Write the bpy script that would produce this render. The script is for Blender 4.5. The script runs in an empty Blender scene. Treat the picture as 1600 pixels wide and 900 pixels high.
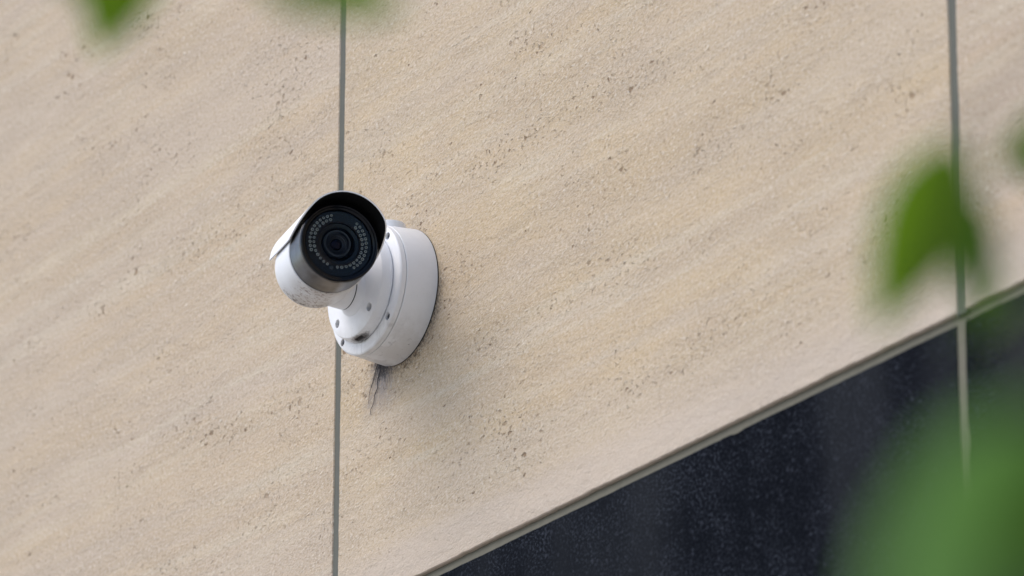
import bpy, bmesh, math, random
from math import sin, cos, pi, radians as R_
from mathutils import Vector, Matrix, noise as mnoise

sc = bpy.context.scene
COL = sc.collection
random.seed(7)

# ------------------------------------------------------------------ camera
ZM = 3.60                                   # height of the mount above the pavement
A_, P_, ROLL, FPX, CX, CY, DIST = R_(57.07), R_(21.0), R_(0.16), 8543.7, 627.25, 465.5, 5.718
O = Vector((0, 0, ZM))
d_ = Vector((-sin(A_), cos(A_), 0))
FW = cos(P_) * d_ + sin(P_) * Vector((0, 0, 1))
r_ = Vector((cos(A_), sin(A_), 0)); u_ = r_.cross(FW)
RT = cos(ROLL) * r_ + sin(ROLL) * u_
UP = -sin(ROLL) * r_ + cos(ROLL) * u_
CAM = O - DIST * FW - (CX - 800) / FPX * DIST * RT + (CY - 450) / FPX * DIST * UP
cd = bpy.data.cameras.new('camera'); cam = bpy.data.objects.new('camera', cd); COL.objects.link(cam)
m = Matrix((RT, UP, -FW)).transposed().to_4x4(); m.translation = CAM
cam.matrix_world = m
cd.sensor_width = 36; cd.lens = FPX / 1600 * 36
cd.clip_start = 0.05; cd.clip_end = 3000
cd.dof.use_dof = True; cd.dof.focus_distance = 5.66; cd.dof.aperture_fstop = cd.lens / 30.0
sc.camera = cam

def at(px, py, D):
    """world point on the sight line through a photo pixel, D metres deep"""
    return CAM + D * FW + (px - 800) / FPX * D * RT - (py - 450) / FPX * D * UP

# ------------------------------------------------------------------ sky, sun, exposure
W = bpy.data.worlds.new('World'); sc.world = W; W.use_nodes = True
SUN_TO = Vector((-0.34, -0.62, 0.95)).normalized()       # towards the sun: upper left, in front of the wall
sky = W.node_tree.nodes.new('ShaderNodeTexSky'); sky.sky_type = 'NISHITA'; sky.sun_disc = False
sky.sun_elevation = math.asin(SUN_TO.z); sky.sun_rotation = math.atan2(SUN_TO.x, SUN_TO.y)
sky.air_density = 1.0; sky.dust_density = 2.2; sky.ozone_density = 1.0
bg = W.node_tree.nodes['Background']; bg.inputs[1].default_value = 0.15
W.node_tree.links.new(sky.outputs[0], bg.inputs[0])
sl = bpy.data.lights.new('sun', 'SUN'); sl.energy = 1.25; sl.angle = R_(45); sl.color = (1, 0.97, 0.93)
so = bpy.data.objects.new('sun', sl); COL.objects.link(so); so.rotation_euler = SUN_TO.to_track_quat('Z', 'Y').to_euler()
so.location = (0, 0, 30)
sc.view_settings.view_transform = 'Standard'; sc.view_settings.look = 'None'
sc.view_settings.exposure = 0.60; sc.view_settings.gamma = 1
sc.cycles.use_denoising = True
sc.cycles.max_bounces = 8

# ------------------------------------------------------------------ helpers
def tag(o, label=None, cat=None, group=None, kind=None):
    if label: o['label'] = label
    if cat: o['category'] = cat
    if group: o['group'] = group
    if kind: o['kind'] = kind
    return o

def empty(name, loc):
    o = bpy.data.objects.new(name, None); COL.objects.link(o); o.location = loc; o.empty_display_size = .02
    return o

def link(name, me, parent=None, mats=(), M=None):
    o = bpy.data.objects.new(name, me); COL.objects.link(o)
    for mm in mats:
        me.materials.append(mm)
    if parent: o.parent = parent
    if M is not None: o.matrix_local = M
    return o

def finish(bm, name, sharp=32):
    bmesh.ops.recalc_face_normals(bm, faces=bm.faces[:])
    for f in bm.faces: f.smooth = True
    for e in bm.edges:
        if len(e.link_faces) == 2 and e.calc_face_angle(0) > R_(sharp): e.smooth = False
    me = bpy.data.meshes.new(name); bm.to_mesh(me); bm.free()
    return me

def lathe(bm, prof, seg=96, closed=False, mat=0):
    """profile of (radius, height) turned about +Z; closed joins the last point to the first"""
    rings = []
    for r, h in prof:
        if r < 1e-6: rings.append([bm.verts.new((0, 0, h))])
        else: rings.append([bm.verts.new((r * cos(2 * pi * k / seg), r * sin(2 * pi * k / seg), h)) for k in range(seg)])
    n = len(rings)
    for i in range(n if closed else n - 1):
        a, b = rings[i], rings[(i + 1) % n]
        for k in range(seg):
            k2 = (k + 1) % seg
            if len(a) == 1 and len(b) == 1: continue
            if len(a) == 1: f = bm.faces.new((a[0], b[k], b[k2]))
            elif len(b) == 1: f = bm.faces.new((a[k], a[k2], b[0]))
            else: f = bm.faces.new((a[k], a[k2], b[k2], b[k]))
            f.material_index = mat
    return rings

def cyl(bm, r, h0, h1, seg=24, x=0, y=0, mat=0):
    s = len(bm.verts)
    before = set(bm.verts)
    lathe(bm, [(0, h0), (r, h0), (r, h1), (0, h1)], seg, mat=mat)
    for v in bm.verts:
        if v not in before: v.co.x += x; v.co.y += y

def tube(bm, pts, rad, seg=8, caps=True):
    rings = []
    for i, p in enumerate(pts):
        p = Vector(p)
        t = (Vector(pts[min(i + 1, len(pts) - 1)]) - Vector(pts[max(i - 1, 0)])).normalized()
        s = t.cross(Vector((0.13, 0.21, 0.97)))
        if s.length < 1e-3: s = t.cross(Vector((1, 0, 0)))
        s.normalize(); w = t.cross(s)
        rings.append([bm.verts.new(p + rad[i] * (cos(2 * pi * k / seg) * s + sin(2 * pi * k / seg) * w)) for k in range(seg)])
    for a, b in zip(rings, rings[1:]):
        for k in range(seg):
            bm.faces.new((a[k], a[(k + 1) % seg], b[(k + 1) % seg], b[k]))
    if caps:
        bm.faces.new(rings[0][::-1]); bm.faces.new(rings[-1])

def cut(me, cutter_bm):
    """subtract the cutter from the mesh and bake the result"""
    cm = bpy.data.meshes.new('cutter')
    bmesh.ops.recalc_face_normals(cutter_bm, faces=cutter_bm.faces[:]); cutter_bm.to_mesh(cm); cutter_bm.free()
    a = bpy.data.objects.new('work', me); b = bpy.data.objects.new('cutter', cm)
    COL.objects.link(a); COL.objects.link(b)
    md = a.modifiers.new('b', 'BOOLEAN'); md.operation = 'DIFFERENCE'; md.object = b; md.solver = 'EXACT'
    dg = bpy.context.evaluated_depsgraph_get(); dg.update()
    out = bpy.data.meshes.new_from_object(a.evaluated_get(dg))
    bpy.data.objects.remove(a); bpy.data.objects.remove(b)
    bm = bmesh.new(); bm.from_mesh(out)
    return finish(bm, me.name)

# ------------------------------------------------------------------ node helper
class NT:
    def __init__(s, name):
        s.mat = bpy.data.materials.new(name); s.mat.use_nodes = True
        s.t = s.mat.node_tree; s.b = s.t.nodes['Principled BSDF']; s.out = s.t.nodes['Material Output']
    def n(s, typ, props=None, **inp):
        nd = s.t.nodes.new('ShaderNode' + typ)
        for k, v in (props or {}).items(): setattr(nd, k, v)
        for k, v in inp.items():
            key = int(k[1:]) if k[0] == 'i' and k[1:].isdigit() else k.replace('_', ' ')
            s.set(nd.inputs[key], v)
        return nd
    def set(s, sock, v):
        if hasattr(v, 'is_linked') or isinstance(v, bpy.types.NodeSocket): s.t.links.new(v, sock)
        elif isinstance(v, (tuple, list)):
            sock.default_value = (*v, 1) if len(v) == 3 and sock.type == 'RGBA' else v
        else: sock.default_value = v
    def math(s, op, a, b=0.0, c=0.0, clamp=False):
        return s.n('Math', {'operation': op, 'use_clamp': clamp}, i0=a, i1=b, i2=c).outputs[0]
    def vec(s, op, a, b=(0, 0, 0)):
        return s.n('VectorMath', {'operation': op}, i0=a, i1=b).outputs[0]
    def noise(s, v, scale, detail=3, rough=.55, dist=0.0):
        return s.n('TexNoise', None, Vector=v, Scale=scale, Detail=detail, Roughness=rough, Distortion=dist).outputs[0]
    def smooth(s, x, lo, hi, a=0.0, b=1.0):
        nd = s.n('MapRange', {'interpolation_type': 'SMOOTHSTEP'}, Value=x)
        for k, v in zip(('From Min', 'From Max', 'To Min', 'To Max'), (lo, hi, a, b)): nd.inputs[k].default_value = v
        return nd.outputs[0]
    def mix(s, f, a, b, blend='MIX'):
        nd = s.t.nodes.new('ShaderNodeMix'); nd.data_type = 'RGBA'; nd.blend_type = blend
        s.set(nd.inputs[0], f); s.set(nd.inputs[6], a); s.set(nd.inputs[7], b)
        return nd.outputs[2]
    def P(s, **kw):
        for k, v in kw.items(): s.set(s.b.inputs[k.replace('_', ' ')], v)
        return s.mat

def simple(name, col, rough=.5, metal=0.0, spec=.5, var=.06, scale=60):
    t = NT(name); c = t.n('TexCoord').outputs['Object']
    f = t.noise(c, scale, 4)
    dark = tuple(x * (1 - 2 * var) for x in col); lite = tuple(min(1, x * (1 + 2 * var)) for x in col)
    t.P(Base_Color=t.mix(f, dark, lite), Roughness=rough, Metallic=metal, Specular_IOR_Level=spec)
    return t.mat

# ------------------------------------------------------------------ materials
def stone(name, off, grime=False, tint=(1, 1, 1)):
    t = NT(name); pos = t.n('NewGeometry').outputs['Position']
    p = t.vec('ADD', pos, off)
    warp = t.n('TexNoise', None, Vector=p, Scale=2.2, Detail=2.0).outputs['Color']
    pw = t.vec('ADD', p, t.vec('MULTIPLY', t.vec('SUBTRACT', warp, (.5, .5, .5)), (.04, .04, .035)))
    band = t.noise(t.vec('MULTIPLY', pw, (.55, 1, 12)), 1.5, 5, .62)          # bedding of the stone
    band2 = t.noise(t.vec('MULTIPLY', pw, (.6, 1, 10)), 3.2, 6, .72)
    vein = t.smooth(t.noise(t.vec('ADD', t.vec('MULTIPLY', p, (.20, 1, 15)), t.vec('MULTIPLY', warp, (.0, 0, .5))), 3.3, 3, .5), .56, .68)
    blot = t.noise(t.vec('MULTIPLY', p, (1, 1, 2.2)), 9, 5, .6)
    zx = t.n('SeparateXYZ', None, Vector=p).outputs
    rot = t.n('CombineXYZ', None, X=t.math('ADD', t.math('MULTIPLY', zx[0], .5), t.math('MULTIPLY', zx[2], .16)), Y=0.0, Z=t.math('SUBTRACT', t.math('MULTIPLY', zx[2], 1.3), t.math('MULTIPLY', zx[0], .42))).outputs[0]
    grain = t.noise(rot, 380, 4, .75)
    fine = t.noise(p, 620, 2, .6)
    tan_, pink, cream = tuple(a * b for a, b in zip((.520, .400, .252), tint)), tuple(a * b for a, b in zip((.515, .416, .298), tint)), (.60, .53, .41)
    c = t.mix(t.smooth(band, .40, .60), tan_, pink)
    c = t.mix(t.math('MULTIPLY', t.smooth(band2, .48, .70), t.smooth(t.noise(t.vec('MULTIPLY', p, (.5, 1, 3)), 2.3, 2), .38, .66, .1, .85)), c, cream)
    c = t.mix(t.smooth(t.noise(t.vec('MULTIPLY', pw, (.5, 1, 9)), 5.1, 6, .7), .48, .72, 0, .5), c, (.40, .315, .225))
    c = t.mix(t.math('MULTIPLY', vein, .42), c, cream)
    c = t.mix(t.smooth(blot, .35, .65, 0, .45), c, (.455, .365, .275))
    c = t.mix(t.smooth(grain, .42, .66, 0, .55), c, (.62, .55, .47))
    c = t.mix(t.smooth(grain, .50, .30, 0, .60), c, (.33, .25, .165))
    c = t.mix(t.smooth(fine, .54, .72, 0, .5), c, (.27, .21, .15))
    rough_patch = t.smooth(t.noise(t.vec('MULTIPLY', pw, (.8, 1, 3)), 4.4, 4, .65), .40, .62)
    fleck = t.noise(rot, 190, 4, .75)
    c = t.mix(t.math('MULTIPLY', t.smooth(fleck, .56, .68), t.math('ADD', .18, t.math('MULTIPLY', rough_patch, .62))), c, (.72, .67, .58))
    c = t.mix(t.math('MULTIPLY', t.smooth(fleck, .44, .32), t.math('ADD', .10, t.math('MULTIPLY', rough_patch, .55))), c, (.29, .215, .145))
    # paler, smoother bed near the foot of the panel
    zz = t.n('SeparateXYZ', None, Vector=pos).outputs
    foot = t.math('ADD', t.math('SUBTRACT', zz[2], ZM - .32), t.math('MULTIPLY', t.math('SUBTRACT', band, .5), .10))
    footm = t.smooth(foot, .015, .085, 1, 0)
    c = t.mix(t.math('MULTIPLY', footm, .65), c, (.54, .465, .40))
    # open pores, gathered in the beds
    clus = t.smooth(t.noise(t.vec('MULTIPLY', pw, (1, 1, 2.4)), 6.5, 4, .7), .46, .66)
    clus = t.math('MULTIPLY', clus, t.math('SUBTRACT', 1.0, t.math('MULTIPLY', footm, .85)))
    vd = t.n('TexVoronoi', {'feature': 'F1'}, Vector=t.vec('ADD', t.vec('MULTIPLY', p, (.75, 1, 1)), t.vec('MULTIPLY', t.vec('SUBTRACT', t.n('TexNoise', None, Vector=p, Scale=190.0, Detail=2.0).outputs['Color'], (.5, .5, .5)), (.008, .008, .008))), Scale=140.0)
    rnd = t.n('SeparateColor', None, Color=vd.outputs['Color']).outputs
    size = t.math('MULTIPLY', t.math('MULTIPLY', t.math('POWER', rnd[0], 4.0), .42), t.math('ADD', t.math('MULTIPLY', clus, .95), .22))
    pit = t.smooth(t.math('SUBTRACT', vd.outputs['Distance'], size), -.10, .05, 1, 0)
    pit = t.math('MULTIPLY', pit, t.smooth(size, .05, .13))
    small = t.smooth(t.noise(t.vec('MULTIPLY', p, (.8, 1, 1.2)), 185, 3, .65), .57, .68)
    small = t.math('MULTIPLY', small, t.math('ADD', t.math('MULTIPLY', clus, .9), .20))
    pits = t.math('MAXIMUM', pit, t.math('MULTIPLY', small, .8))
    c = t.mix(t.math('MULTIPLY', pits, t.math('ADD', .35, t.math('MULTIPLY', rnd[1], .45))), c, (.20, .125, .065))  # brown pore colour: dirt plus painted shade inside the pits
    if grime:
        # soot and dust washed down from under the mount
        x, z = zz[0], t.math('SUBTRACT', zz[2], ZM)
        down = t.math('SUBTRACT', -.062, z)                       # metres below the rim
        spike = t.noise(t.n('CombineXYZ', None, X=t.math('MULTIPLY', t.math('DIVIDE', t.math('ADD', x, .030), t.math('ADD', t.math('ABSOLUTE', down), .040)), 1.6), Y=0.0, Z=t.math('MULTIPLY', z, 4.0)).outputs[0], 9, 5, .7)
        wx = t.smooth(t.math('SUBTRACT', t.math('ABSOLUTE', t.math('ADD', x, t.math('ADD', .034, t.math('MULTIPLY', down, .22)))), t.math('ADD', t.math('MULTIPLY', down, .22), t.math('MULTIPLY', t.math('SUBTRACT', t.noise(p, 120, 4, .7), .5), .05))), .0, .034, 1, 0)
        wx = t.math('MULTIPLY', wx, t.smooth(down, -.03, -.015)); near = t.math('MULTIPLY', t.smooth(down, -.004, .040, 1, 0), wx)
        far = t.math('MULTIPLY', t.smooth(down, .0, .080, 1, 0), wx)
        rag = t.noise(p, 330, 4, .7)
        blk = t.smooth(t.math('ADD', t.math('MULTIPLY', near, .70), t.math('ADD', t.math('MULTIPLY', spike, .40), t.math('MULTIPLY', rag, .55))), .74, 1.04)
        blk = t.math('MULTIPLY', blk, t.smooth(near, 0, .25))
        gry = t.math('MULTIPLY', t.math('MULTIPLY', far, t.smooth(t.math('ADD', t.math('MULTIPLY', spike, .6), t.math('MULTIPLY', rag, .4)), .28, .55)), .95)
        c = t.mix(gry, c, (.23, .22, .235))
        c = t.mix(t.math('MULTIPLY', blk, .9), c, (.045, .043, .048))
        # thin ring of dirt caught against the rim on its lower right
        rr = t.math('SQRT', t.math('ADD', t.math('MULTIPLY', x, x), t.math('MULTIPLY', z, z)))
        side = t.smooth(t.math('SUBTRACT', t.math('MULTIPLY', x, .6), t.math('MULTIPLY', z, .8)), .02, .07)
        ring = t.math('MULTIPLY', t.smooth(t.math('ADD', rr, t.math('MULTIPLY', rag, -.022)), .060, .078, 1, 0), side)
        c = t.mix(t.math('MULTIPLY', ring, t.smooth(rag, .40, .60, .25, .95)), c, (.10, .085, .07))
    hgt = t.math('ADD', t.math('MULTIPLY', grain, .55), t.math('ADD', t.math('MULTIPLY', fine, .25), t.math('MULTIPLY', t.noise(p, 70, 3, .6), .9)))
    hgt = t.math('ADD', t.math('MULTIPLY', hgt, t.math('ADD', .75, t.math('MULTIPLY', rough_patch, .6))), t.math('MULTIPLY', fleck, .5))
    hgt = t.math('SUBTRACT', hgt, t.math('MULTIPLY', pits, 1.3))
    bump = t.n('Bump', None, Strength=.85, Distance=.0022, Height=hgt).outputs[0]
    t.P(Base_Color=c, Roughness=.85, Specular_IOR_Level=.25, Normal=bump)
    return t.mat

def granite(name, off):
    t = NT(name); pos = t.n('NewGeometry').outputs['Position']; p = t.vec('ADD', pos, off)
    sp = t.noise(p, 330, 4, .75)
    cl = t.noise(p, 16, 4, .6)
    vo = t.n('TexVoronoi', None, Vector=p, Scale=330.0).outputs
    spark = t.n('SeparateColor', None, Color=vo['Color']).outputs[0]
    streak = t.noise(t.vec('MULTIPLY', p, (1, 1, .2)), 5.5, 2, .5)
    fleck = t.math('MULTIPLY', t.smooth(sp, .48, .68), t.math('ADD', t.math('MULTIPLY', t.smooth(cl, .35, .65), .8), .25))
    c = t.mix(fleck, (.0022, .0028, .0046), (.050, .057, .074))
    c = t.mix(t.math('MULTIPLY', t.smooth(spark, .96, .99), .22), c, (.09, .10, .13))
    c = t.mix(t.math('MULTIPLY', t.smooth(streak, .46, .66), .42), c, (.030, .033, .038))      # soft upright reflections painted into the colour as paler streaks
    rough = t.math('ADD', .20, t.math('ADD', t.math('MULTIPLY', t.smooth(streak, .4, .7), .22), t.math('MULTIPLY', sp, .15)))
    bump = t.n('Bump', None, Strength=.12, Distance=.0004, Height=sp).outputs[0]
    t.P(Base_Color=c, Roughness=rough, Specular_IOR_Level=.010, Specular_Tint=(.75, .85, 1.0), Normal=bump)
    return t.mat

def paint(name, kind):
    """white powder coat with grime where water and dust gather"""
    t = NT(name); o = t.n('TexCoord').outputs['Object']
    a = t.noise(o, 38, 5, .65); b = t.noise(o, 260, 4, .7); fl = t.noise(o, 420, 3, .6)
    c = t.mix(t.smooth(a, .40, .75, 0, .35), (.765, .775, .795), (.67, .675, .68))
    xyz = t.n('SeparateXYZ', None, Vector=o).outputs
    scuff = t.smooth(b, .66, .74)
    if kind == 'barrel':      # local: +Z front, +Y up
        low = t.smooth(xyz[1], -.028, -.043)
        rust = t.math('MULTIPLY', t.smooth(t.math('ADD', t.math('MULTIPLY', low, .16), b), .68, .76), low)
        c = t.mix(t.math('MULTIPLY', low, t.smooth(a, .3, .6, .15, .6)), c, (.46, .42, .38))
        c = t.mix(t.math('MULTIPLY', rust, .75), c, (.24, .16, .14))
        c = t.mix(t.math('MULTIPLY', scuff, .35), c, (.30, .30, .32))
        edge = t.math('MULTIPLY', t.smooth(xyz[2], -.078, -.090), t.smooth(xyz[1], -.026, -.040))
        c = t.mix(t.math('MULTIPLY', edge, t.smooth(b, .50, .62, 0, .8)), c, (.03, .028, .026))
    elif kind == 'mount':     # local: +Z out of the wall, +Y up
        low = t.smooth(xyz[1], -.030, -.066)
        c = t.mix(t.math('MULTIPLY', low, t.smooth(a, .3, .62, .05, .42)), c, (.45, .42, .39))
        drip = t.noise(t.vec('MULTIPLY', o, (1, .12, 1)), 120, 3, .6)
        c = t.mix(t.math('MULTIPLY', t.math('MULTIPLY', low, t.smooth(drip, .56, .72)), .45), c, (.32, .31, .32))
        c = t.mix(t.math('MULTIPLY', t.math('MULTIPLY', scuff, t.math('ADD', low, .12)), .75), c, (.18, .16, .15))
        c = t.mix(t.math('MULTIPLY', t.smooth(fl, .70, .76), .25), c, (.35, .35, .37))
        dd = t.n('VectorMath', {'operation': 'LENGTH'}, i0=t.vec('MULTIPLY', t.vec('SUBTRACT', o, (.002, -.0545, .0500)), (.55, 1.5, 1.5))).outputs['Value']
        gr = t.smooth(t.math('ADD', dd, t.math('MULTIPLY', t.math('SUBTRACT', b, .5), .012)), .0045, .0115, 1, 0)
        c = t.mix(t.math('MULTIPLY', gr, .9), c, (.035, .03, .026))  # darkness of the drain slot painted in, together with its grime
    bump = t.n('Bump', None, Strength=.06, Distance=.0003, Height=fl).outputs[0]
    t.P(Base_Color=c, Roughness=.42, Specular_IOR_Level=.4, Normal=bump)
    return t.mat

def brushed_metal():
    t = NT('satin_metal'); o = t.n('TexCoord').outputs['Object']
    a = t.noise(o, 45, 4, .6); b = t.noise(o, 190, 3, .6)
    c = t.mix(t.smooth(a, .35, .7), (.14, .14, .145), (.09, .085, .08))
    c = t.mix(t.math('MULTIPLY', t.smooth(b, .66, .74), .6), c, (.12, .10, .08))
    t.P(Base_Color=c, Metallic=.92, Roughness=t.math('ADD', .22, t.math('MULTIPLY', a, .2)))
    return t.mat

def clear_glass():
    t = NT('clear_glass')
    fr = t.n('Fresnel', None, IOR=1.42).outputs[0]
    tr = t.n('BsdfTransparent', None, Color=(.93, .95, .96)).outputs[0]
    gl = t.n('BsdfGlossy', None, Color=(.03, .04, .06), Roughness=.05).outputs[0]
    mx = t.t.nodes.new('ShaderNodeMixShader'); t.set(mx.inputs[0], fr); t.set(mx.inputs[1], tr); t.set(mx.inputs[2], gl)
    t.t.links.new(mx.outputs[0], t.out.inputs['Surface'])
    return t.mat

def leaf_mat(name, col, trans):
    t = NT(name); o = t.n('TexCoord').outputs['Object']
    f = t.noise(o, 90, 3); c = t.mix(f, tuple(x * .75 for x in col), tuple(x * 1.2 for x in col))
    ct = t.mix(f, tuple(x * .8 for x in trans), tuple(x * 1.15 for x in trans))
    tl = t.n('BsdfTranslucent', None, Color=ct).outputs[0]
    t.P(Base_Color=c, Roughness=.45, Specular_IOR_Level=.3)
    mx = t.t.nodes.new('ShaderNodeMixShader'); mx.inputs[0].default_value = .5
    t.set(mx.inputs[1], t.b.outputs[0]); t.set(mx.inputs[2], tl)
    t.t.links.new(mx.outputs[0], t.out.inputs['Surface'])
    return t.mat

STONE = [stone('travertine_a', (3.1, 0, 7.7), False, (.98, .99, 1.06)), stone('travertine_b', (11.4, 0, 2.35), True), stone('travertine_c', (21.7, 0, 15.2), False, (.98, .98, 1.08))]
GRAN = [granite('granite_a', (5.5, 0, 1.2)), granite('granite_b', (13.1, 0, 8.4))]
SEAL = simple('grey_sealant', (.112, .115, .100), .75, spec=.15, var=.05, scale=90)
SEALW = simple('beige_mortar', (.150, .142, .112), .85, spec=.15, var=.08, scale=120)
CONC = simple('concrete', (.30, .29, .27), .9)
PAINT_M, PAINT_B, PAINT = paint('white_paint_mount', 'mount'), paint('white_paint_barrel', 'barrel'), paint('white_paint', 'plain')
STEEL = brushed_metal()
BLACK = simple('black_plastic', (.0025, .0035, .006), .14, spec=.22, scale=200)
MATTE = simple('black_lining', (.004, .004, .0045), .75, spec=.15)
RUBBER = simple('black_rubber', (.012, .012, .013), .7, spec=.3)
SCREW = simple('screw_steel', (.11, .11, .12), .38, metal=.8)
IRIS = simple('lens_iris', (.016, .017, .022), .3, spec=.4)
LENSRING = simple('lens_ring', (.035, .040, .045), .35, spec=.5)
LEDRIM = simple('lamp_rim', (.62, .63, .58), .22, spec=.6)
LEDCUP = simple('lamp_cup', (.10, .11, .09), .15, spec=.8)
COPPER = simple('bronze_ring', (.30, .23, .21), .22, metal=.8)
GLASS = clear_glass()
WEB = simple('sooty_web', (.03, .03, .034), .9)
t = NT('lens_coating'); t.P(Base_Color=(.003, .003, .006), Roughness=.05, Specular_IOR_Level=.18, Specular_Tint=(.75, .6, .9)); COAT = t.mat

# ------------------------------------------------------------------ ground and wall
def paving():
    t = NT('paving'); p = t.n('NewGeometry').outputs['Position']
    f = t.noise(p, 1.5, 5); g = t.noise(p, 60, 3)
    c = t.mix(f, (.40, .38, .345), (.50, .475, .435)); c = t.mix(t.math('MULTIPLY', g, .3), c, (.2, .19, .17))
    t.P(Base_Color=c, Roughness=.9); return t.mat
bm = bmesh.new()
bmesh.ops.create_grid(bm, x_segments=8, y_segments=8, size=600)
tag(link('ground', finish(bm, 'ground'), None, [paving()]), kind='structure')

wall = empty('clad_wall', (0, 0, 0))
tag(wall, 'building wall clad in beige travertine above dark polished granite, grey joints between the slabs', 'wall')
XJ = [-0.127 + 1.073 * k for k in range(-5, 6)]                 # centres of the upright joints
XJ[6] = 0.946
ZJ = [0.0, 1.09, 2.185, ZM - .32, ZM + .90, ZM + 2.1]           # centres of the level joints
GV, GH = .0054, .0053                                            # half widths of the joints
def panel(name, x0, x1, z0, z1, mat, jag, chips, detail, thick=.03):
    bm = bmesh.new(); n = 260 if detail else 12; nz = 300 if detail else 12
    pts = [(x0 + (x1 - x0) * i / n, z0, 'b') for i in range(n)] + [(x1, z0 + (z1 - z0) * i / nz, 'r') for i in range(nz)] + \
          [(x1 - (x1 - x0) * i / n, z1, 't') for i in range(n)] + [(x0, z1 - (z1 - z0) * i / nz, 'l') for i in range(nz)]
    def j(x, z, k, amp):
        v = mnoise.noise(Vector((x * 14, z * 14, k))) * .55 + mnoise.noise(Vector((x * 70, z * 70, k + 9))) * .45
        c = max(0, mnoise.noise(Vector((x * 21 + 3, z * 21, k + 30))) - .48) * chips
        return -abs(v) * amp - c
    loops = []
    for inset, y in ((0.0, thick), (0.0, .0012), (.0009, 0.0)):
        L = []
        for x, z, s in pts:
            dx = dz = 0
            e = inset - (j(x, z, 3.3, jag) if detail else 0)
            if s in 'bt': dz = e * (1 if s == 'b' else -1)
            else: dx = e * (1 if s == 'l' else -1)
            corner = (abs(x - x0) < 1e-9 or abs(x - x1) < 1e-9) and (abs(z - z0) < 1e-9 or abs(z - z1) < 1e-9)
            if corner:
                dx = e * (1 if abs(x - x0) < 1e-9 else -1); dz = e * (1 if abs(z - z0) < 1e-9 else -1)
            L.append(bm.verts.new((x + dx, y, z + dz)))
        loops.append(L)
    m_ = len(pts)
    for a, b in zip(loops, loops[1:]):
        for k in range(m_): bm.faces.new((a[k], a[(k + 1) % m_], b[(k + 1) % m_], b[k]))
    bm.faces.new(loops[-1]); bm.faces.new(loops[0][::-1])
    return link(name, finish(bm, name, 25), wall, [mat])
vis = {(4, 3), (5, 3), (6, 3), (4, 2), (5, 2), (6, 2)}
for i in range(len(XJ) - 1):
    for k in range(len(ZJ) - 1):
        stone_ = k >= 3
        mt = STONE[(i + 2) % 3 if (i, k) != (5, 3) else 1] if stone_ else GRAN[(i + k) % 2]
        if stone_ and (i, k) != (5, 3) and mt is STONE[1]: mt = STONE[0]
        panel('travertine_slab' if stone_ else 'granite_slab', XJ[i] + GV, XJ[i + 1] - GV, ZJ[k] + (GH if k else 0), ZJ[k + 1] - GH, mt,
              .0017 if stone_ else .0010, .004 if stone_ else .012, (i, k) in vis)
def strip(name, pts, depth, mat):
    """joint filler: wavering outline pts [(a, b)] pushed back by depth, 18 mm thick"""
    bm = bmesh.new()
    f = [bm.verts.new((x, y, z)) for x, y, z in pts[0]]; g = [bm.verts.new((x, y, z)) for x, y, z in pts[1]]
    fb = [bm.verts.new((v.co.x, .027, v.co.z)) for v in f]; gb = [bm.verts.new((v.co.x, .027, v.co.z)) for v in g]
    for a, b in ((fb, f), (f, g), (g, gb)):
        for k in range(len(f) - 1): bm.faces.new((a[k], a[k + 1], b[k + 1], b[k]))
    link(name, finish(bm, name, 60), wall, [mat])
for i, xc in enumerate(XJ):
    for k in range(len(ZJ) - 1):
        zs = [ZJ[k] + GH - .002 + (ZJ[k + 1] - ZJ[k] - 2 * GH + .004) * q / 60 for q in range(61)]
        dep = lambda z, s: (.0012 if k >= 3 else .0010) + .0004 * mnoise.noise(Vector((xc * 5, s, z * 9)))
        strip('joint_filler', ([(xc - GV - .002, dep(z, 0), z) for z in zs], [(xc + GV + .002, dep(z, 1), z) for z in zs]), 0, SEAL if k >= 3 else SEALW)
for k in range(1, len(ZJ)):
    xs = [XJ[0] + (XJ[-1] - XJ[0]) * q / 300 for q in range(301)]
    top = ZJ[k] + GH + .002
    strip('joint_filler', ([(x, .0058 + .0008 * mnoise.noise(Vector((x * 6, 1, k))), top) for x in xs],
                           [(x, .0034 + .0006 * mnoise.noise(Vector((x * 6, 2, k))), ZJ[k] - GH - .002) for x in xs]), 0, SEALW)
bm = bmesh.new(); bmesh.ops.create_cube(bm, size=1)
for v in bm.verts: v.co = Vector((XJ[0] + (XJ[-1] - XJ[0]) * (v.co.x + .5), .031 + .25 * (v.co.y + .5), ZJ[-1] * (v.co.z + .5)))
link('core', finish(bm, 'core'), wall, [CONC])

# ------------------------------------------------------------------ the surveillance camera
cctv = empty('surveillance_camera', O)
tag(cctv, 'white bullet security camera with black hooded front, fixed to beige wall by round mount', 'security camera')
MM = Matrix(((1, 0, 0, 0), (0, 0, -1, 0), (0, 1, 0, 0), (0, 0, 0, 1)))       # lathe +Z -> out of the wall (-y), local y -> up
def mpart(name, bm, mats, parent=None, sharp=32):
    return link(name, finish(bm, name, sharp), parent or cctv, mats, MM if parent is None else None)

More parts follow.
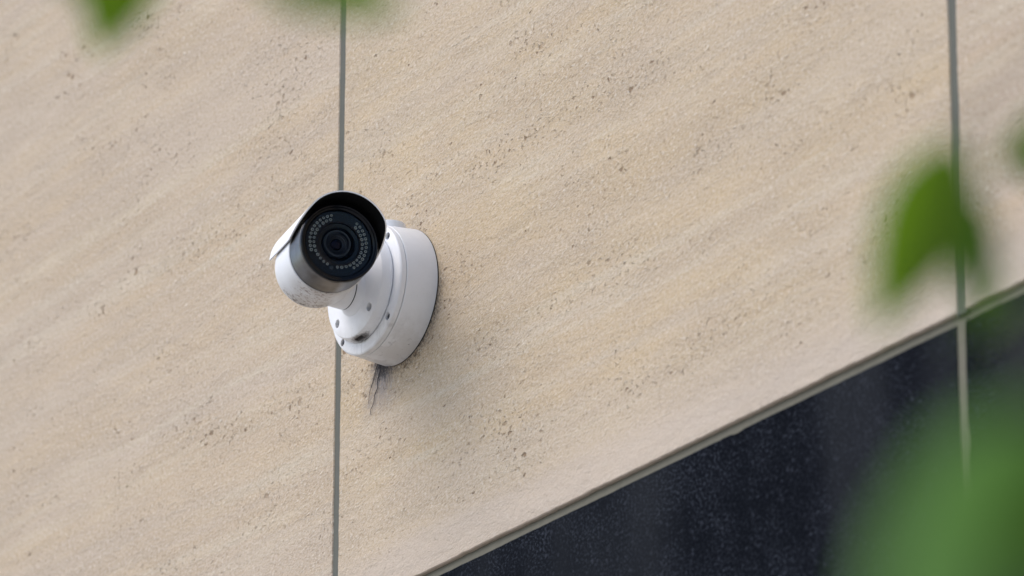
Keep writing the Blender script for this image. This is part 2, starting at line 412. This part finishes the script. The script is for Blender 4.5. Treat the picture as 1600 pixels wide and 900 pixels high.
bm = bmesh.new(); lathe(bm, [(0, .0002), (.0730, .0002), (.0733, .0010), (0, .0013)], 128); mpart('gasket', bm, [RUBBER])
bm = bmesh.new(); lathe(bm, [(.060, .0013), (.0731, .0013), (.0733, .0018), (.0702, .0362), (.0696, .0368), (.060, .0368)], 160, True); mpart('mount_box', bm, [PAINT_M])
bm = bmesh.new(); lathe(bm, [(.050, .0374), (.0694, .0374), (.0701, .0380), (.0697, .0428), (.0688, .0440), (.0676, .0445), (.050, .0450)], 160, True)
me = finish(bm, 'cover_plate')
pl = bmesh.new(); lathe(pl, [(0, .060), (.0165, .060), (.0165, .0722), (.0160, .0738), (.0145, .0745), (.0040, .0747), (.0036, .0742), (0, .0742)], 40)
pm = finish(pl, 'conduit_plug'); po = link('conduit_plug', pm, cctv, [PAINT_M]); po.location = (.010, -.021, 0)
cb = bmesh.new()
for q in (45, 135, 225, 315): cyl(cb, .0040, .0405, .06, 24, .0632 * cos(R_(q + 1)), .0632 * sin(R_(q + 1)))
me = cut(me, cb); cover = link('cover_plate', me, cctv, [PAINT_M], MM)
bm = bmesh.new(); lathe(bm, [(0, 0), (.0033, 0), (.0033, .0016), (.0027, .0022), (.0012, .0022), (.0010, .0010), (0, .0010)], 16)
sm = finish(bm, 'screw'); sm.materials.append(SCREW)
for q in (45, 135, 225, 315):
    o = link('screw', sm, cover); o.location = (.0632 * cos(R_(q + 1)), .0632 * sin(R_(q + 1)), .0406)
bm = bmesh.new(); lathe(bm, [(.015, .0456), (.0566, .0456), (.0573, .0464), (.0572, .0482), (.0549, .0560), (.0542, .0572), (.0530, .0578), (.042, .0586), (.033, .0596), (.0275, .0612), (.0250, .0618), (.0240, .0622), (.015, .0622)], 160, True)
me = finish(bm, 'adapter_plate')
cb = bmesh.new()
for q in (45, 135, 225, 315): cyl(cb, .0047, .0500, .07, 24, .0445 * cos(R_(q - 1)), .0445 * sin(R_(q - 1)))
for s in (-1,):
    cb2 = bmesh.ops.create_cube(cb, size=1)['verts']
    for v in cb2: v.co = Vector((v.co.x * .014 + .001, -.0575 + v.co.y * .014, .0512 + v.co.z * .0046))
me = cut(me, cb); adapter = link('adapter_plate', me, cctv, [PAINT_M], MM)
bm = bmesh.new(); lathe(bm, [(0, 0), (.0038, 0), (.0038, .002), (.0030, .0028), (0, .0028)], 16); bmh = finish(bm, 'bolt'); bmh.materials.append(SCREW)
for q in (45, 135, 225, 315):
    o = link('bolt', bmh, adapter); o.location = (.0445 * cos(R_(q - 1)), .0445 * sin(R_(q - 1)), .0501)
bm = bmesh.new(); lathe(bm, [(.0265, .0590), (.0262, .0606), (.0240, .0626), (.0222, .0650), (.0214, .0680), (.0206, .0682), (.0206, .0692), (.0213, .0693), (.0213, .0712), (.0204, .094), (.0228, .098), (.0232, .104), (.020, .114), (.011, .121), (0, .123)], 64)

for v in bm.verts: v.co += Vector((.002, -.006, 0))
neck = mpart('neck', bm, [PAINT_M])
bm = bmesh.new(); lathe(bm, [(.0205, .0681), (.02115, .0681), (.02115, .0693), (.0205, .0693)], 64, True)
for v in bm.verts: v.co += Vector((.002, -.006, 0))
mpart('dark_seam_ring', bm, [RUBBER], neck)  # black ring laid in the groove to stand in for the seam's shade

# body: local +Z is where the lens points, +Y up
PSI, ROLLB, HF = R_(24), R_(12), .137
axis = cos(PSI) * -FW + sin(PSI) * (.74 * RT + .67 * UP).normalized(); axis.normalize()
face = None
# the lens face lies on the sight line where it stands HF off the wall
ray = (at(529, 381, 1) - CAM)
tt = (-HF - CAM.y) / ray.y; face = CAM + ray * tt
yb = (Vector((0, 0, 1)) - axis * axis.z).normalized(); xb = yb.cross(axis)
yb, xb = cos(ROLLB) * yb + sin(ROLLB) * xb, None
xb = yb.cross(axis)
MB = Matrix((xb, yb, axis)).transposed().to_4x4(); MB.translation = face - O
def bpart(name, bm, mats, parent=None, sharp=32):
    return link(name, finish(bm, name, sharp), parent or cctv, mats, MB if parent is None else None)

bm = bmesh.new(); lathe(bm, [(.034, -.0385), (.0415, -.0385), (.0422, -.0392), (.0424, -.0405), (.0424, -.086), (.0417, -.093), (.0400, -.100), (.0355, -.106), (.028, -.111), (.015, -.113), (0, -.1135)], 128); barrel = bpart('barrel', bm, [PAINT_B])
bm = bmesh.new(); lathe(bm, [(.034, -.0386), (.0409, -.0386), (.0409, -.0366), (.034, -.0366)], 128, True); bpart('dark_seam_ring', bm, [RUBBER])
bm = bmesh.new(); lathe(bm, [(.036, -.0364), (.0409, -.0364), (.0414, -.0358), (.0414, -.0010), (.0410, -.0004), (.036, -.0004)], 128, True); bpart('front_ring', bm, [STEEL])
bm = bmesh.new(); lathe(bm, [(.018, -.002), (.0411, -.0002), (.0414, .0006), (.0413, .0030), (.0407, .0042), (.0396, .0046), (.0384, .0042), (.0376, .0030), (.0362, .0026), (.0352, .0014), (.0345, -.0002), (.0238, -.0006), (.0238, -.003), (.018, -.003)], 128, True); bezel = bpart('bezel', bm, [BLACK])
bm = bmesh.new(); lathe(bm, [(.0226, -.0005), (.0237, -.0005), (.0237, .0007), (.0231, .0011), (.0226, .0006)], 96, True); bpart('retaining_ring', bm, [COPPER], bezel)
bm = bmesh.new()
lathe(bm, [(.0226, -.0008), (.0200, -.0040), (.0150, -.0075), (.0148, -.0100), (0, -.0100)], 96)
bpart('lens_well', bm, [MATTE], bezel)
bm = bmesh.new(); lathe(bm, [(.0120, -.0095), (.0144, -.0095), (.0144, -.0062), (.0138, -.0054), (.0126, -.0054), (.0120, -.0062)], 96, True); bpart('lens_barrel', bm, [LENSRING], bezel).location = (-.0004, .0016, .001)
bm = bmesh.new(); lathe(bm, [(.0062, -.0097), (.0118, -.0092), (.0112, -.0078), (.0096, -.0086), (.0088, -.0080), (.0064, -.0090)], 96, True); bpart('lens_ring', bm, [IRIS], bezel).location = (-.0004, .0016, .001)
bm = bmesh.new(); lathe(bm, [(.0061, -.0098)] + [(.0061 * cos(q * pi / 16), -.0094 + .0022 * sin(q * pi / 16)) for q in range(8)] + [(0, -.0072)], 64); bpart('lens', bm, [COAT], bezel).location = (-.0004, .0016, .001)
# infrared lamps
bm = bmesh.new()
lathe(bm, [(.00175, 0), (.00175, .0007), (.0014, .0010), (.0009, .0006)], 14, mat=0)
lathe(bm, [(.0009, .0006), (.0005, .0003), (0, .0004)], 14, mat=1)
lm = finish(bm, 'lamp'); lm.materials.append(LEDRIM); lm.materials.append(LEDCUP)
rows = [(.0298, 118, 212, 12), (.0298, 62, -42, 13), (.0256, 122, 258, 14), (.0256, 58, -78, 14)]
for rad, a0, a1, n in rows:
    for q in range(n):
        a = R_(a0 + (a1 - a0) * q / (n - 1))
        o = link('infrared_lamp', lm, bezel); o.location = (rad * cos(a) - .0006, rad * sin(a) + .0006, -.0004)
        o.rotation_euler = (random.uniform(-.35, .35), random.uniform(-.35, .35), random.random() * 6); o.scale = [random.uniform(.76, .98)] * 3
bm = bmesh.new(); lathe(bm, [(.0020, 0), (.0020, .0006), (.0014, .0008), (0, .0005)], 16)
o = bpart('light_sensor', bm, [LENSRING], bezel); o.location = (.0268 * cos(R_(268)), .0268 * sin(R_(268)), -.0004)
bm = bmesh.new(); lathe(bm, [(0, .0014), (.0349, .0014), (.0349, .0018), (0, .0018)], 96)
bpart('front_glass', bm, [GLASS], bezel)
# weather hood: curved sheet, open below, its front corners swept back
RV, EV, TH = .0458, .0040, .0014
PHM, NA, NL = R_(97), 72, 40
def tfront(ph):
    q = max(0, (abs(ph) - R_(52)) / (PHM - R_(52)))
    return .024 - .054 * q ** 1.7
TREAR = -.106
bm = bmesh.new(); G = []
for lay in (0, 1):
    rad = RV if lay == 0 else RV - TH; g = []
    for i in range(NA + 1):
        ph = -PHM + 2 * PHM * i / NA; t0 = tfront(ph)
        g.append([bm.verts.new((rad * sin(ph), EV + rad * cos(ph), t0 + (TREAR - t0) * (k / NL))) for k in range(NL + 1)])
    G.append(g)
for i in range(NA):
    for k in range(NL):
        bm.faces.new((G[0][i][k], G[0][i + 1][k], G[0][i + 1][k + 1], G[0][i][k + 1])).material_index = 0
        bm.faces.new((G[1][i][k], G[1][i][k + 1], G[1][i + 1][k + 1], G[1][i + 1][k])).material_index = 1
    for k in (0, NL):
        bm.faces.new((G[0][i][k], G[1][i][k], G[1][i + 1][k], G[0][i + 1][k])).material_index = 0
for i in (0, NA):
    for k in range(NL): bm.faces.new((G[0][i][k], G[0][i][k + 1], G[1][i][k + 1], G[1][i][k])).material_index = 0
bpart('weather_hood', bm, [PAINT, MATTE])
bm = bmesh.new(); bmesh.ops.create_cube(bm, size=1)
for v in bm.verts: v.co = Vector((v.co.x * .016, .0452 + v.co.y * .0066, -.07 + v.co.z * .04))
bpart('hood_bracket', bm, [PAINT])

# ------------------------------------------------------------------ cobweb under the mount
web = bmesh.new()
def wp(px, py, h=.0012):
    ray = at(px, py, 1) - CAM; return CAM + ray * ((-h - CAM.y) / ray.y) - O
def strand(pts, r0, r1):
    P = [wp(*p) for p in pts]; tube(web, P, [r0 + (r1 - r0) * i / (len(P) - 1) for i in range(len(P))], 5)
strand([(593, 566), (594, 580), (590, 594), (590, 606), (585, 618), (584, 630), (579, 640), (579, 648)], .0005, .00025)
strand([(591, 566), (584, 590), (578, 612), (575, 632)], .0004, .0002)
rw = random.Random(4)
for q in range(6):
    x0 = rw.uniform(583, 611); y0 = 566 + rw.uniform(-2, 3); x1 = x0 + rw.uniform(-12, 9); y1 = y0 + rw.uniform(10, 44)
    strand([(x0, y0, .003), ((x0 + x1) / 2 + rw.uniform(-4, 4), (y0 + y1) / 2, .004), (x1, y1, .0012)], rw.uniform(.00018, .0004), .00012)
w = link('cobweb', finish(web, 'cobweb'), None, [WEB]); w.location = O
tag(w, 'sooty dark cobweb strands trailing on the stone under the round camera mount', 'cobweb')

# ------------------------------------------------------------------ the tree in front of the lens
LG = leaf_mat('leaf_green', (.065, .125, .010), (.19, .36, .008))
LD = leaf_mat('leaf_dark', (.030, .066, .012), (.055, .14, .012))
LP = leaf_mat('leaf_pale', (.095, .18, .065), (.14, .30, .065))
t = NT('bark'); p = t.n('TexCoord').outputs['Object']
bk = t.noise(t.vec('MULTIPLY', p, (1, 1, .25)), 60, 5, .65)
t.P(Base_Color=t.mix(bk, (.05, .038, .028), (.17, .14, .11)), Roughness=.9, Normal=t.n('Bump', None, Strength=.6, Distance=.004, Height=bk).outputs[0]); BARK = t.mat
tree = empty('young_tree', (0, 0, 0))
tag(tree, 'leafy green tree close to the lens, its blurred leaves hanging in at the edges', 'tree')
def leaf_mesh(mat, seed):
    rr = random.Random(seed); bm = bmesh.new(); N = 10; rows_ = []
    for i in range(N + 1):
        s = i / N; wd = .27 * math.sin(pi * s ** .8) ** .9 * (1 - .35 * s) if 0 < s < 1 else 0
        bend = -.22 * s * s; row = []
        for q in (-1, -.5, 0, .5, 1):
            row.append(bm.verts.new((q * wd, s, bend + abs(q) * wd * .35 + .02 * math.sin(s * 14 + q) * abs(q))))
        rows_.append(row)
    for a, b in zip(rows_, rows_[1:]):
        for k in range(4): bm.faces.new((a[k], a[k + 1], b[k + 1], b[k]))
    bmesh.ops.remove_doubles(bm, verts=bm.verts[:], dist=1e-5)
    tube(bm, [(0, -.22, .02), (0, 0, 0), (0, .5, -.07), (0, .97, -.215)], [.014, .012, .009, .003], 5)
    me = finish(bm, 'leaf', 70); me.materials.append(mat); return me
LM = {'g': leaf_mesh(LG, 1), 'd': leaf_mesh(LD, 2), 'p': leaf_mesh(LP, 3)}
tb = bmesh.new()
def leaf(base, tip, D, kind, roll=0.0, dD=0.0, twig=None, wscale=1.0):
    """leaf from photo pixel base to tip at depth D; dD tilts its tip away"""
    b = at(*base, D); e = at(*tip, D + dD); y = e - b; L = y.length; y.normalize()
    z = (-FW - y * (-FW).dot(y)).normalized(); x = y.cross(z)
    x, z = cos(roll) * x + sin(roll) * z, cos(roll) * z - sin(roll) * x
    M = Matrix((x * L * wscale, y * L, z * L)).transposed().to_4x4(); M.translation = b
    o = link('leaf', LM[kind], tree); o.matrix_local = M
    if twig:
        b2 = b - y * .2 * L
        q = at(*twig, D + .05); mid = (b2 + q) / 2 + UP * .01
        tube(tb, [b2, mid, q], [.0006, .0009, .0014], 6)
    return o
leaf((214, -150), (156, 96), 2.1, 'g', .15, .01, (330, -300), 1.2)
leaf((-60, -90), (250, 2), 2.1, 'p', 1.2, .02, (-150, -260))
leaf((370, -60), (660, -14), 1.8, 'g', .5, .02, (330, -300), 1.15)
leaf((1494, 215), (1370, 535), 1.88, 'g', .05, .01, (1900, -60), .9)
leaf((1492, 285), (1552, 525), 1.92, 'd', .25, .02, (1900, -60), .72)
leaf((1720, 205), (1545, 262), 1.95, 'g', .2, .01, (1780, 60), 1.5)
leaf((1590, 430), (1515, 560), 1.6, 'g', 1.25, .01, (1690, 380), .6)
leaf((1630, 640), (1410, 1010), 1.12, 'p', .15, .01, (1760, 480), 1.25)
leaf((1600, 700), (1370, 1120), 1.05, 'p', .2, .01, (1760, 480), 1.2)
leaf((1700, 650), (1500, 860), 1.2, 'g', .5, .02, (1760, 480), 1.2)
leaf((1690, 640), (1600, 1000), 1.02, 'd', .15, .01, (1760, 480), 1.4)
leaf((1570, 660), (1470, 880), 1.18, 'g', .8, .02, (1700, 560))
# limbs, all clear of the frame, gathering on a trunk to the right
tk = CAM + 2.3 * FW.normalized() + 1.75 * RT; tk = Vector((tk.x, tk.y, 0))
crown = tk + Vector((0, 0, 2.35))
bm = bmesh.new()
tube(bm, [tk + Vector((0, 0, -.05)), tk + Vector((.01, .01, .5)), tk + Vector((-.02, .02, 1.2)), tk + Vector((.02, .0, 1.8)), crown, crown + Vector((.05, .02, .7)), crown + Vector((.02, .08, 1.3))], [.06, .048, .042, .038, .032, .02, .006], 12)
link('trunk', finish(bm, 'trunk', 60), tree, [BARK])
def limb(start, pts, r0):
    bm = bmesh.new(); tube(bm, [start] + pts, [r0 * (1 - .8 * i / len(pts)) for i in range(len(pts) + 1)], 8)
    link('branch', finish(bm, 'branch', 60), tree, [BARK])
limb(crown, [at(2600, -900, 2.2), at(1700, -560, 2.05), at(900, -440, 2.0), at(330, -300, 1.97), at(-150, -260, 2.1), at(-500, -330, 2.2)], .011)
limb(tk + Vector((.0, 0, 1.9)), [at(2900, 100, 2.15), at(2200, 90, 2.05), at(2000, 20, 1.9), at(1900, -60, 1.85)], .006)
limb(tk + Vector((.0, 0, 1.6)), [at(2900, 700, 1.8), at(2200, 560, 1.5), at(1760, 480, 1.32)], .006)
limb(at(2200, 560, 1.5), [at(1900, 420, 1.7), at(1680, 380, 1.78)], .005)
limb(at(1760, 480, 1.32), [at(1730, 520, 1.4), at(1700, 560, 1.46)], .004)
link('twigs', finish(tb, 'twigs'), tree, [BARK])['kind'] = 'stuff'
# more leaves on the limbs outside the frame, one joined part
fo = bmesh.new(); rf = random.Random(11); src = bmesh.new(); src.from_mesh(LM['g'])
lines = [(at(2600, -900, 2.2), at(1700, -560, 2.05)), (at(1700, -560, 2.05), at(330, -330, 1.97)), (at(2900, 100, 2.15), at(2200, 90, 2.05)), (at(2900, 700, 1.8), at(2100, 600, 1.5)), (crown, crown + Vector((.04, .05, 1.2)))]
def inside(p):
    v = p - CAM; wz = v.dot(FW)
    if wz < .2: return False
    x = 800 + FPX * v.dot(RT) / wz; y = 450 - FPX * v.dot(UP) / wz
    return -260 < x < 1860 and -200 < y < 1100
cnt = 0
for q in range(900):
    a, b = lines[rf.randrange(len(lines))]
    c = a.lerp(b, rf.random()) + Vector((rf.gauss(0, .07), rf.gauss(0, .07), rf.gauss(0, .06)))
    L = rf.uniform(.045, .07); y = Vector((rf.gauss(0, 1), rf.gauss(0, 1), rf.gauss(-.6, .6))).normalized()
    if inside(c) or inside(c + y * L) or inside(c + y * L * .5): continue
    z = Vector((rf.gauss(0, .5), rf.gauss(0, .5), 1)); z = (z - y * z.dot(y)).normalized(); x = y.cross(z)
    M = Matrix((x * L, y * L, z * L)).transposed().to_4x4(); M.translation = c
    vm = {v: fo.verts.new(M @ v.co) for v in src.verts}
    for f in src.faces: fo.faces.new([vm[v] for v in f.verts])
    cnt += 1
    if cnt >= 420: break
src.free()
link('foliage', finish(fo, 'foliage', 70), tree, [LG])['kind'] = 'stuff'
